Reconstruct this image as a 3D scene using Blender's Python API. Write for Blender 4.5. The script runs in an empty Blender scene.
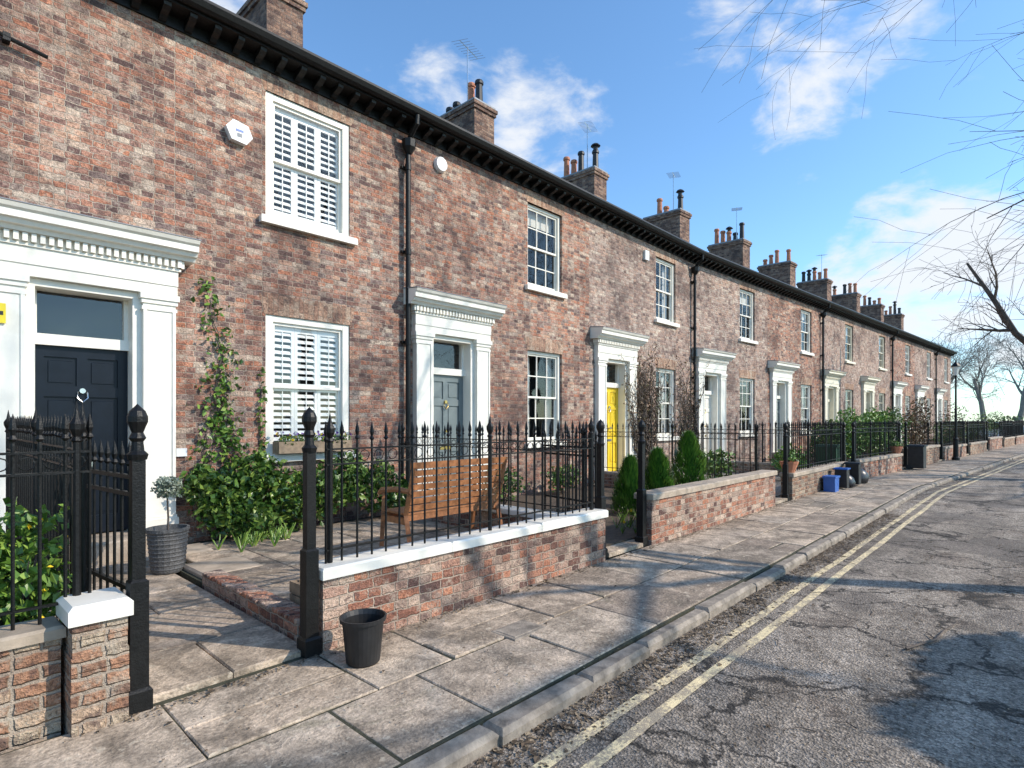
import bpy, math, random
from mathutils import Vector, Matrix, noise as mnoise
random.seed(7)
R=random.random
def U(a,b): return a+(b-a)*random.random()
sc=bpy.context.scene
BX=16.44
def warp(v):
    x,y,z=v
    if x>BX: y-=0.075*(x-BX)
    return (x,y,z)

# ------------------------------------------------------------ materials
MATS={}
class NT:
    def __init__(s,name):
        m=bpy.data.materials.new(name); m.use_nodes=True
        s.m=m; s.t=m.node_tree; s.n=s.t.nodes; s.l=s.t.links
        s.b=s.n['Principled BSDF']; MATS[name]=m
        s.geo=s.n.new('ShaderNodeNewGeometry')
        s.pos=s.geo.outputs['Position']
    def new(s,t,**k):
        n=s.n.new(t)
        for a,b in k.items(): setattr(n,a,b)
        return n
    def link(s,a,b): s.l.new(a,b)
    def noise(s,scale,detail=3,rough=.55,vec=None,dist=0):
        n=s.new('ShaderNodeTexNoise'); n.inputs['Scale'].default_value=scale
        n.inputs['Detail'].default_value=min(detail,4); n.inputs['Roughness'].default_value=rough
        n.inputs['Distortion'].default_value=dist
        s.link(vec or s.pos,n.inputs['Vector']); return n.outputs['Fac']
    def ramp(s,fac,stops,interp='LINEAR'):
        r=s.new('ShaderNodeValToRGB'); r.color_ramp.interpolation=interp
        e=r.color_ramp.elements
        while len(e)<len(stops): e.new(.5)
        for i,(p,c) in enumerate(stops):
            e[i].position=p
            if not isinstance(c,(tuple,list)): c=(c,c,c)
            e[i].color=(*c[:3],1)
        s.link(fac,r.inputs['Fac']); return r.outputs['Color']
    def mix(s,fac,a,b,mode='MIX'):
        n=s.new('ShaderNodeMix',data_type='RGBA',blend_type=mode)
        for idx,v in ((0,fac),(6,a),(7,b)):
            if isinstance(v,(int,float)): n.inputs[idx].default_value=v
            elif isinstance(v,(tuple,list)): n.inputs[idx].default_value=(*v[:3],1)
            else: s.link(v,n.inputs[idx])
        return n.outputs[2]
    def math(s,op,a,b=0,c=None):
        n=s.new('ShaderNodeMath',operation=op)
        for i,v in enumerate((a,b) if c is None else (a,b,c)):
            if isinstance(v,(int,float)): n.inputs[i].default_value=v
            else: s.link(v,n.inputs[i])
        return n.outputs[0]
    def bump(s,h,strength=.4,dist=.01):
        n=s.new('ShaderNodeBump'); n.inputs['Strength'].default_value=strength
        n.inputs['Distance'].default_value=dist
        s.link(h,n.inputs['Height']); s.link(n.outputs[0],s.b.inputs['Normal'])
    def col(s,c): s.link(c,s.b.inputs['Base Color'])
    def rough(s,v):
        if isinstance(v,(int,float)): s.b.inputs['Roughness'].default_value=v
        else: s.link(v,s.b.inputs['Roughness'])

def simple(name,c,rough=.5,var=.25,scale=8,bump=0,bscale=60,metal=0,dirt=None,spec=None):
    t=NT(name)
    f=t.noise(scale,3,.6)
    a=tuple(x*(1-var) for x in c); b=tuple(min(1,x*(1+var*.6)) for x in c)
    cc=t.ramp(f,[(.3,a),(.7,b)])
    if dirt:
        g=t.noise(2.3,4,.7); fz=t.ramp(g,[(.5,0),(.75,.6)])
        cc=t.mix(fz,cc,dirt)
    t.col(cc); t.rough(rough); t.b.inputs['Metallic'].default_value=metal
    if spec is not None: t.b.inputs['Specular IOR Level'].default_value=spec
    if bump: t.bump(t.noise(bscale,2,.6),bump,.006)
    return t.m

def brick(name,stops,mortar,bw=.215,rh=.069,ms=.006,swap=False,soot=.5,squash=.55,big=(.74,1.3),tint=(1.0,.93,.92)):
    t=NT(name)
    sp=t.new('ShaderNodeSeparateXYZ'); t.link(t.pos,sp.inputs[0])
    u=t.math('ADD',sp.outputs[0],sp.outputs[1]); v=sp.outputs[2]
    cb=t.new('ShaderNodeCombineXYZ')
    t.link(v if swap else u,cb.inputs[0]); t.link(u if swap else v,cb.inputs[1])
    nd=t.new('ShaderNodeTexNoise'); nd.inputs['Scale'].default_value=13; nd.inputs['Detail'].default_value=1
    t.link(t.pos,nd.inputs['Vector'])
    ma=t.new('ShaderNodeVectorMath',operation='MULTIPLY_ADD'); t.link(nd.outputs['Color'],ma.inputs[0]); ma.inputs[1].default_value=(.03,.03,.03); t.link(cb.outputs[0],ma.inputs[2])
    br=t.new('ShaderNodeTexBrick'); br.offset=.5; br.squash=squash; br.squash_frequency=2
    t.link(ma.outputs[0],br.inputs['Vector'])
    br.inputs['Color1'].default_value=(0,0,0,1); br.inputs['Color2'].default_value=(1,1,1,1); br.inputs['Mortar'].default_value=(.5,.5,.5,1)
    br.inputs['Scale'].default_value=1; br.inputs['Mortar Size'].default_value=ms; br.inputs['Mortar Smooth'].default_value=.6
    br.inputs['Brick Width'].default_value=bw; br.inputs['Row Height'].default_value=rh
    fac=br.outputs['Fac']
    bc=t.ramp(br.outputs['Color'],stops)
    g=t.noise(42,3,.8); gg=t.ramp(g,[(.3,.4),(.7,1.5)])
    bc=t.mix(1,bc,gg,'MULTIPLY')
    md=t.noise(5.5,4,.8)
    bc=t.mix(t.ramp(md,[(.53,0),(.65,.7)]),bc,tuple(x*1.05 for x in mortar))
    bc=t.mix(t.ramp(md,[(.36,.75),(.47,0)]),bc,(.105,.07,.066))
    lgn=t.noise(.7,4,.75,dist=.4)
    c=t.mix(t.math('MULTIPLY',fac,.85),bc,mortar)
    c=t.mix(1,c,t.ramp(lgn,[(.32,tuple(big[0]*x for x in tint)),(.6,(big[1],big[1]*.98,big[1]*.95))]),'MULTIPLY')
    c=t.mix(t.ramp(lgn,[(.30,soot),(.46,0)]),c,(.10,.075,.068))
    t.col(c); t.rough(.92); t.b.inputs['Specular IOR Level'].default_value=.2
    h=t.math('MULTIPLY_ADD',fac,-1.1,t.math('MULTIPLY',g,1.6))
    t.bump(h,1,.015)
    return t.m
brick('brick_facade',[(0,(.12,.08,.075)),(.12,(.23,.14,.12)),(.24,(.45,.195,.12)),(.35,(.31,.19,.155)),(.47,(.50,.31,.22)),(.58,(.21,.15,.14)),(.68,(.54,.43,.34)),(.78,(.37,.22,.175)),(.9,(.46,.21,.135)),(1,(.16,.115,.11))],(.49,.42,.345),soot=.55)
brick('brick_facade_pale',[(0,(.19,.14,.125)),(.25,(.35,.24,.20)),(.45,(.46,.31,.24)),(.65,(.38,.28,.24)),(.8,(.54,.45,.37)),(1,(.30,.215,.185))],(.47,.41,.36),soot=.4,tint=(.97,.93,.94))
brick('brick_lintel',[(0,(.30,.18,.13)),(.5,(.44,.28,.20)),(1,(.48,.36,.27))],(.42,.36,.29),bw=.30,rh=.075,ms=.004,swap=True,soot=.3,squash=1)
brick('brick_garden',[(0,(.10,.065,.06)),(.2,(.28,.13,.09)),(.4,(.44,.20,.125)),(.6,(.36,.23,.18)),(.8,(.50,.38,.30)),(1,(.20,.135,.115))],(.40,.34,.28),rh=.075,ms=.008,soot=.7)
brick('brick_old',[(0,(.15,.11,.09)),(.35,(.30,.16,.10)),(.6,(.40,.23,.15)),(.8,(.42,.34,.25)),(1,(.28,.23,.18))],(.36,.31,.25),rh=.075,ms=.014,soot=.6)
brick('brick_chimney',[(0,(.09,.06,.055)),(.5,(.26,.155,.11)),(1,(.34,.23,.17))],(.24,.20,.17),soot=.7)
simple('white_paint',(.83,.79,.70),.45,.06,3,.15,40,dirt=(.70,.66,.56))
simple('shutter_paint',(.85,.84,.81),.4,.02,3)
simple('cream_paint',(.76,.70,.55),.5,.08,3,.1,40)
simple('black_iron',(.008,.008,.008),.45,.5,30,.4,90,spec=.3)
simple('slate',(.10,.105,.12),.6,.3,5,.3,20)
simple('lead',(.25,.26,.28),.6,.2,5)
simple('kerb_stone',(.29,.243,.195),.88,.5,9,.7,60,dirt=(.11,.092,.072))
simple('step_stone',(.42,.34,.26),.85,.3,6,.5,60,dirt=(.18,.145,.105))
simple('mortar_bed',(.05,.05,.03),.95,.5,20,.8,80)
simple('soil',(.09,.065,.045),.98,.5,14,1,50)
simple('gravel',(.32,.28,.23),.95,.5,60,1,70)
simple('terracotta',(.50,.20,.11),.8,.3,10)
simple('interior',(.03,.03,.033),.9,.2)
simple('curtain',(.62,.60,.56),.9,.1,6)
simple('blind',(.62,.58,.5),.9,.05)
simple('bench_wood',(.36,.15,.06),.55,.45,14,.3,40)
simple('planter_wood',(.32,.23,.15),.8,.4,14,.3,40)
simple('wicker',(.10,.10,.10),.7,.6,70,1,80)
simple('black_plastic',(.015,.015,.016),.5,.5,9)
simple('bark',(.11,.085,.068),.9,.4,6,.8,30)
simple('bark_pale',(.27,.24,.21),.9,.3,3)
simple('door_navy',(.006,.010,.018),.35,.2,spec=.25)
simple('door_grey',(.17,.20,.20),.35,.1)
simple('door_yellow',(.80,.56,.03),.35,.06)
simple('door_red',(.30,.03,.03),.35,.06)
simple('door_green',(.03,.09,.06),.35,.06)
simple('metal_bright',(.6,.6,.6),.25,.1,metal=1)
simple('brass',(.6,.42,.15),.3,.1,metal=1)
simple('sign_yellow',(.8,.62,.02),.4,.03)
simple('plastic_white',(.78,.78,.77),.35,.04)
simple('plastic_blue',(.03,.12,.42),.4,.1)
simple('plastic_green',(.03,.09,.05),.4,.1)
simple('bag_dark',(.025,.025,.03),.35,.3,9,.8,14)
simple('car_white',(.75,.76,.78),.2,.02)
simple('car_dark',(.02,.025,.035),.2,.02)
simple('tyre',(.02,.02,.02),.85,.2)
simple('lamp_glass',(.75,.75,.7),.2,.05)
simple('flower_yellow',(.85,.62,.02),.6,.1)
simple('flower_purple',(.14,.03,.30),.6,.3)
simple('flower_white',(.8,.8,.75),.6,.1)

def leafmat(name,a,b,c,rg=.42):
    t=NT(name)
    cc=t.ramp(t.geo.outputs['Random Per Island'],[(0,a),(.55,b),(1,c)])
    t.col(cc); t.rough(rg)
    return t.m
leafmat('leaf_ivy',(.02,.055,.010),(.07,.145,.022),(.22,.30,.055),.35)
leafmat('leaf_hedge',(.03,.07,.015),(.085,.16,.025),(.17,.26,.05))
leafmat('leaf_bright',(.06,.14,.02),(.14,.25,.035),(.26,.38,.07))
leafmat('leaf_conifer',(.025,.08,.01),(.065,.17,.02),(.14,.27,.03))
leafmat('leaf_grey',(.12,.15,.10),(.24,.28,.20),(.38,.41,.32))
leafmat('leaf_brown',(.11,.07,.04),(.22,.13,.07),(.16,.16,.06))
leafmat('debris',(.03,.022,.013),(.12,.08,.048),(.34,.26,.17),.9)

def mkglass():
    t=NT('window_glass')
    g=t.new('ShaderNodeBsdfGlossy'); g.inputs['Roughness'].default_value=.02
    tr=t.new('ShaderNodeBsdfTransparent'); tr.inputs['Color'].default_value=(.95,.96,.96,1)
    dp=t.new('ShaderNodeVectorMath',operation='DOT_PRODUCT'); t.link(t.geo.outputs['Incoming'],dp.inputs[0]); t.link(t.geo.outputs['Normal'],dp.inputs[1])
    c=t.math('ABSOLUTE',dp.outputs['Value'])
    f=t.math('MULTIPLY_ADD',t.math('POWER',t.math('SUBTRACT',1,c),5),.92,.075)
    mx=t.new('ShaderNodeMixShader'); t.link(f,mx.inputs[0]); t.link(tr.outputs[0],mx.inputs[1]); t.link(g.outputs[0],mx.inputs[2])
    b=t.new('ShaderNodeBump'); b.inputs['Strength'].default_value=.08; b.inputs['Distance'].default_value=.05; t.link(t.noise(2.5,1),b.inputs['Height']); t.link(b.outputs[0],g.inputs['Normal'])
    t.link(mx.outputs[0],t.n['Material Output'].inputs['Surface'])
mkglass()
def mkflag():
    t=NT('flagstone')
    r=t.ramp(t.geo.outputs['Random Per Island'],[(0,(.27,.21,.16)),(.3,(.43,.335,.25)),(.65,(.52,.41,.305)),(.85,(.35,.29,.23)),(1,(.48,.37,.27))])
    a=t.noise(4.5,4,.8,dist=.3)
    c=t.mix(1,r,t.ramp(a,[(.32,.5),(.64,1.35)]),'MULTIPLY')
    sn=t.noise(1.3,4,.75,dist=.8)
    c=t.mix(t.ramp(sn,[(.46,0),(.61,.75)]),c,(.15,.118,.085))
    c=t.mix(t.ramp(sn,[(.28,.5),(.38,0)]),c,(.14,.13,.07))
    f=t.noise(45,3,.75)
    c=t.mix(1,c,t.ramp(f,[(.32,.6),(.68,1.25)]),'MULTIPLY')
    lic=t.ramp(t.noise(16,2,.6),[(.62,0),(.67,.5)])
    c=t.mix(lic,c,(.55,.47,.36))
    t.col(c); t.rough(.85)
    t.bump(t.math('ADD',a,t.math('MULTIPLY',f,.3)),.9,.022)
mkflag()
def mkasphalt():
    t=NT('asphalt')
    agg=t.noise(100,2,.8)
    v=t.new('ShaderNodeTexVoronoi'); v.inputs['Scale'].default_value=62; t.link(t.pos,v.inputs['Vector'])
    stone=t.ramp(v.outputs['Color'],[(.15,.5),(.9,1.6)])
    bn=t.noise(1.3,4,.75,dist=.5)
    base=t.ramp(bn,[(.34,(.16,.125,.098)),(.47,(.30,.25,.20)),(.66,(.39,.33,.27))])
    c=t.mix(1,base,stone,'MULTIPLY')
    c=t.mix(1,c,t.ramp(agg,[(.3,.5),(.7,1.5)]),'MULTIPLY')
    mp=t.new('ShaderNodeMapping'); mp.inputs['Scale'].default_value=(.25,2.2,1); t.link(t.pos,mp.inputs['Vector'])
    tr=t.ramp(t.noise(1,3,.6,vec=mp.outputs[0]),[(.4,.68),(.62,1.12)])
    c=t.mix(1,c,tr,'MULTIPLY')
    c=t.mix(t.ramp(t.noise(.55,2,.4,dist=.3),[(.58,0),(.592,.55)]),c,(.12,.10,.085))
    s2=t.noise(9,4,.8)
    c=t.mix(t.ramp(s2,[(.60,0),(.68,.75)]),c,(.08,.058,.042))
    c=t.mix(t.ramp(s2,[(.30,.5),(.36,0)]),c,(.47,.40,.32))
    vc=t.new('ShaderNodeTexVoronoi',feature='DISTANCE_TO_EDGE'); vc.inputs['Scale'].default_value=.9
    nd=t.new('ShaderNodeTexNoise'); nd.inputs['Scale'].default_value=2.2; nd.inputs['Detail'].default_value=5; nd.inputs['Roughness'].default_value=.65; t.link(t.pos,nd.inputs['Vector'])
    ad=t.new('ShaderNodeVectorMath',operation='MULTIPLY_ADD'); t.link(nd.outputs['Color'],ad.inputs[0]); ad.inputs[1].default_value=(1.1,1.1,0); t.link(t.pos,ad.inputs[2]); t.link(ad.outputs[0],vc.inputs['Vector'])
    cr=t.ramp(vc.outputs['Distance'],[(0,1),(.008,.9),(.026,0)])
    c=t.mix(cr,c,(.035,.028,.022))
    t.col(c); t.rough(.92)
    t.bump(t.math('ADD',agg,v.outputs['Distance']),1,.014)
mkasphalt()
def mkline():
    t=NT('line_paint')
    n=t.noise(55,3,.8); w=t.noise(4,4,.75)
    f=t.ramp(t.math('ADD',t.math('MULTIPLY',n,.6),t.math('MULTIPLY',w,.5)),[(.49,0),(.59,.88)])
    t.col(t.mix(f,(.80,.65,.38),(.27,.225,.175))); t.rough(.85); t.bump(n,.8,.008)
mkline()
def mkgrass():
    t=NT('grass')
    t.col(t.mix(t.ramp(t.noise(.4,4,.7),[(.35,0),(.65,1)]),t.ramp(t.noise(30,3,.7),[(.3,(.03,.06,.015)),(.7,(.09,.15,.035))]),(.13,.12,.06)))
    t.rough(.95)
mkgrass()

# ------------------------------------------------------------ mesh builder
class M:
    def __init__(s): s.v=[]; s.f=[]; s.m=[]; s.names=[]
    def mi(s,m):
        if m not in s.names: s.names.append(m)
        return s.names.index(m)
    def face(s,vs,m):
        n=len(s.v); s.v+= [tuple(v) for v in vs]; s.f.append(tuple(range(n,n+len(vs)))); s.m.append(s.mi(m))
    def box(s,x0,x1,y0,y1,z0,z1,m,skip=''):
        n=len(s.v)
        s.v+=[(x0,y0,z0),(x1,y0,z0),(x1,y1,z0),(x0,y1,z0),(x0,y0,z1),(x1,y0,z1),(x1,y1,z1),(x0,y1,z1)]
        k=s.mi(m)
        for nm,f in (('b',(0,3,2,1)),('t',(4,5,6,7)),('f',(0,1,5,4)),('r',(1,2,6,5)),('k',(2,3,7,6)),('l',(3,0,4,7))):
            if nm in skip: continue
            s.f.append(tuple(n+i for i in f)); s.m.append(k)
    def bbox(s,x0,x1,y0,y1,z0,z1,m,c=.012,jit=0,tilt=0):
        j=lambda:U(-jit,jit)
        n=len(s.v); k=s.mi(m)
        lo=[(x0,y0),(x1,y0),(x1,y1),(x0,y1)]
        lo=[(a+j(),b+j()) for a,b in lo]
        cx=(x0+x1)/2; cy=(y0+y1)/2
        tt=[U(-tilt,tilt) for _ in range(4)]
        for a,b in lo: s.v.append((a,b,z0))
        for i,(a,b) in enumerate(lo): s.v.append((a,b,z1-c+tt[i]))
        for i,(a,b) in enumerate(lo): s.v.append((a+(c if a<cx else -c),b+(c if b<cy else -c),z1+tt[i]))
        for L in (0,4):
            for i in range(4):
                q=(i+1)%4; s.f.append((n+L+i,n+L+q,n+L+4+q,n+L+4+i)); s.m.append(k)
        s.f.append((n+8,n+9,n+10,n+11)); s.m.append(k)
        s.f.append((n+3,n+2,n+1,n)); s.m.append(k)
    def obox(s,c,ax,ay,az,m):
        c=Vector(c); ax=Vector(ax); ay=Vector(ay); az=Vector(az)
        n=len(s.v); k=s.mi(m)
        for sz in (-1,1):
            for sx,sy in ((-1,-1),(1,-1),(1,1),(-1,1)): s.v.append(tuple(c+ax*sx+ay*sy+az*sz))
        for f in ((0,3,2,1),(4,5,6,7),(0,1,5,4),(1,2,6,5),(2,3,7,6),(3,0,4,7)):
            s.f.append(tuple(n+i for i in f)); s.m.append(k)
    def tube(s,pts,rad,n,m,cap=True):
        pts=[Vector(p) for p in pts]
        if not isinstance(rad,(list,tuple)): rad=[rad]*len(pts)
        d=(pts[-1]-pts[0]); ref=Vector((0,0,1)) if abs(d.normalized().z if d.length else 0)<.8 else Vector((1,.2,0))
        b0=len(s.v); k=s.mi(m)
        for i,p in enumerate(pts):
            t=(pts[min(i+1,len(pts)-1)]-pts[max(i-1,0)])
            if t.length<1e-6: t=Vector((0,0,1))
            t.normalize(); a=t.cross(ref)
            if a.length<1e-3: a=Vector((1,0,0))
            a.normalize(); b=t.cross(a)
            for j in range(n):
                q=2*math.pi*j/n; s.v.append(tuple(p+(a*math.cos(q)+b*math.sin(q))*rad[i]))
        for i in range(len(pts)-1):
            for j in range(n):
                q=(j+1)%n; s.f.append((b0+i*n+j,b0+i*n+q,b0+(i+1)*n+q,b0+(i+1)*n+j)); s.m.append(k)
        if cap:
            s.f.append(tuple(b0+j for j in range(n))[::-1]); s.m.append(k)
            s.f.append(tuple(b0+(len(pts)-1)*n+j for j in range(n))); s.m.append(k)
    def lathe(s,cx,cy,prof,n,m,z=0,sx=1,sy=1):
        b0=len(s.v); k=s.mi(m)
        for r,h in prof:
            for j in range(n):
                q=2*math.pi*(j+.5)/n; s.v.append((cx+r*sx*math.cos(q),cy+r*sy*math.sin(q),z+h))
        for i in range(len(prof)-1):
            for j in range(n):
                q=(j+1)%n; s.f.append((b0+i*n+j,b0+i*n+q,b0+(i+1)*n+q,b0+(i+1)*n+j)); s.m.append(k)
        s.f.append(tuple(b0+j for j in range(n))[::-1]); s.m.append(k)
        s.f.append(tuple(b0+(len(prof)-1)*n+j for j in range(n))); s.m.append(k)
    def prism(s,poly,axis,a,b,m):
        n=len(s.v); k=s.mi(m); N=len(poly)
        for t in (a,b):
            for p,q in poly: s.v.append((t,p,q) if axis=='x' else (p,t,q))
        for i in range(N):
            j=(i+1)%N; s.f.append((n+i,n+j,n+N+j,n+N+i)); s.m.append(k)
        s.f.append(tuple(range(n,n+N))[::-1]); s.m.append(k); s.f.append(tuple(range(n+N,n+2*N))); s.m.append(k)
    def leaf(s,p,size,m,up=0.3):
        p=Vector(p)
        d=Vector((U(-1,1),U(-1,1),U(-1,1)+up))
        if d.length<.05: d=Vector((0,0,1))
        d.normalize(); a=d.orthogonal().normalized(); a.rotate(Matrix.Rotation(U(0,6.28),3,d)); b=d.cross(a)
        L=size*U(.6,1.2); W=L*U(.5,.8)
        s.face([p-a*L*.5,p+b*W*.5+d*L*.1,p+a*L*.5,p-b*W*.5+d*L*.1],m)
    def obj(s,name,parent=None,w=True,smooth=False):
        vs=[warp(v) for v in s.v] if w else s.v
        if parent is not None: o=parent.location.copy()
        else:
            xs=[v[0] for v in vs]; ys=[v[1] for v in vs]; zs=[v[2] for v in vs]
            o=Vector(((min(xs)+max(xs))/2,(min(ys)+max(ys))/2,min(zs)))
        me=bpy.data.meshes.new(name)
        me.from_pydata([(v[0]-o.x,v[1]-o.y,v[2]-o.z) for v in vs],[],s.f)
        for nm in s.names: me.materials.append(MATS[nm])
        me.polygons.foreach_set('material_index',s.m)
        if smooth: me.polygons.foreach_set('use_smooth',[True]*len(me.polygons))
        me.update()
        ob=bpy.data.objects.new(name,me); sc.collection.objects.link(ob)
        if parent is not None: ob.parent=parent
        else: ob.location=o
        return ob
def empty(name,loc,w=True):
    e=bpy.data.objects.new(name,None); sc.collection.objects.link(e)
    e.location=warp(loc) if w else loc; e.empty_display_size=.5
    return e

# ------------------------------------------------------------ ground
FY=7.8; P=5.38; S0=.3; RZ=-.085
g=M(); g.face([(-600,-600,-.13),(900,-600,-.13),(900,600,-.13),(-600,600,-.13)],'grass'); g.obj('ground',w=False)
g=M()
for a,b in ((-40,BX),(BX,57)):
    g.face([(a,-4.6,RZ),(b,-4.6,RZ),(b,2.1,RZ),(a,2.1,RZ)],'asphalt')
g.obj('road')
g=M(); g.face([(57,-80,RZ+.004),(66,-80,RZ+.004),(66,80,RZ+.004),(57,80,RZ+.004)],'asphalt'); g.obj('road',w=False)
g=M()
x=-38
while x<56:
    L=.5 if x<20 else 2.0
    for yc in (1.77,1.60):
        xe=min(x+L,56)
        segs=((x,BX),(BX,xe)) if x<BX<xe else ((x,xe),)
        for a,b in segs:
            f=lambda q,s:.006*math.sin(q*1.7+yc*9)+.012*mnoise.noise(Vector((q*2.3,yc*5,s)))
            g.face([(a,yc-.035+f(a,0),RZ+.004),(b,yc-.035+f(b,0),RZ+.004),(b,yc+.035+f(b,3),RZ+.004),(a,yc+.035+f(a,3),RZ+.004)],'line_paint')
    x+=L
g.obj('road_markings')
g=M(); x=-20
while x<56.5:
    L=U(.7,1.15)
    g.bbox(x+.003,x+L-.003,2.04+U(-.012,.012),2.185,-.16,.0+U(-.012,.004),'kerb_stone',.026,.008,.006); x+=L
x=-20
while x<56.5:
    L=.92
    g.bbox(x+.006,x+L-.006,-4.76,-4.6,-.16,.0,'kerb_stone',.018,.004,.003); x+=L
g.obj('kerb')
g=M()
for a,b in ((-20,BX),(BX,56.6)):
    g.box(a,b,2.18,3.66,-.2,-.008,'mortar_bed')
def flags(g,x0,x1,y0,y1,z,rows,lmin=.5,lmax=1.1,gap=.007,j=.012):
    ys=[y0]+[y0+(y1-y0)*(i+1)/rows+(U(-.05,.05) if i<rows-1 else 0) for i in range(rows)]
    for r in range(rows):
        x=x0-U(0,.4) if x0<-10 else x0
        while x<x1-.02:
            L=min(U(lmin,lmax),x1-x)
            if x1-(x+L)<.3: L=x1-x
            tz=U(-.004,.006)
            if R()<.2:
                ym=ys[r]+(ys[r+1]-ys[r])*U(.38,.62)
                g.bbox(x+gap,x+L-gap,ys[r]+gap,ym-gap,z-.05,z+tz,'flagstone',.007,j*.6,.004)
                g.bbox(x+gap,x+L-gap,ym+gap,ys[r+1]-gap,z-.05,z-tz*.5,'flagstone',.007,j*.6,.004)
            else: g.bbox(x+gap,x+L-gap,ys[r]+gap,ys[r+1]-gap,z-.05,z+tz,'flagstone',.007,j*.6,.004)
            x+=L
flags(g,-20,BX,2.19,3.64,0,2); flags(g,BX,56.5,2.19,3.64,0,2)
g.obj('pavement')
g=M()
for a,b in ((-40,BX),(BX,57)): g.box(a,b,-6.4,-4.765,-.2,-.004,'step_stone')
g.obj('pavement')
g=M(); g.bbox(3.02,3.38,2.78,3.03,-.02,.010,'kerb_stone',.006)
g.bbox(3.05,3.35,2.81,3.00,.0,.014,'kerb_stone',.003)
g.obj('inspection_cover')
g=M()
spots=[(U(3,14),U(-.3,1.5)) for _ in range(22)]
for i in range(16000):
    x=U(.5,34) if R()<.4 else U(.8,12)
    q=R()
    if q<.52: y=2.03-abs(random.gauss(0,.13)); z=RZ+.006
    elif q<.62: y=3.60-abs(random.gauss(0,.05)); z=.008
    elif q<.68: y=U(2.05,3.6); z=.010
    elif q<.84:
        c0=random.choice(spots); x=c0[0]+random.gauss(0,.4); y=c0[1]+random.gauss(0,.12); z=RZ+.006
    else: y=U(-.5,1.9); z=RZ+.006
    s=U(.005,.017)*(1 if R()<.93 else 1.9)*(.7 if .62<q else 1)
    a=U(0,6.28); c,d=math.cos(a)*s,math.sin(a)*s
    g.face([(x-c,y-d,z),(x+d*.6,y-c*.6,z+s*.25),(x+c,y+d,z),(x-d*.6,y+c*.6,z+s*.2)],'debris')
g.obj('fallen_leaves')
g=M(); g.tube([(5.0,.72,RZ+.015),(5.35,.58,RZ+.02),(5.65,.56,RZ+.012),(5.95,.50,RZ+.015)],[.010,.009,.006,.003],5,'bark'); g.tube([(5.35,.58,RZ+.02),(5.5,.66,RZ+.015)],[.005,.003],4,'bark')
for i in range(26):
    x=U(3,14); y=U(.1,1.95); a=U(0,6.28); l=U(.06,.22)
    g.tube([(x,y,RZ+.008),(x+math.cos(a)*l*.5+.01,y+math.sin(a)*l*.5,RZ+.014),(x+math.cos(a+.2)*l,y+math.sin(a+.2)*l,RZ+.008)],[.004,.003,.002],4,'bark')
g.obj('fallen_twigs')

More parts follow.
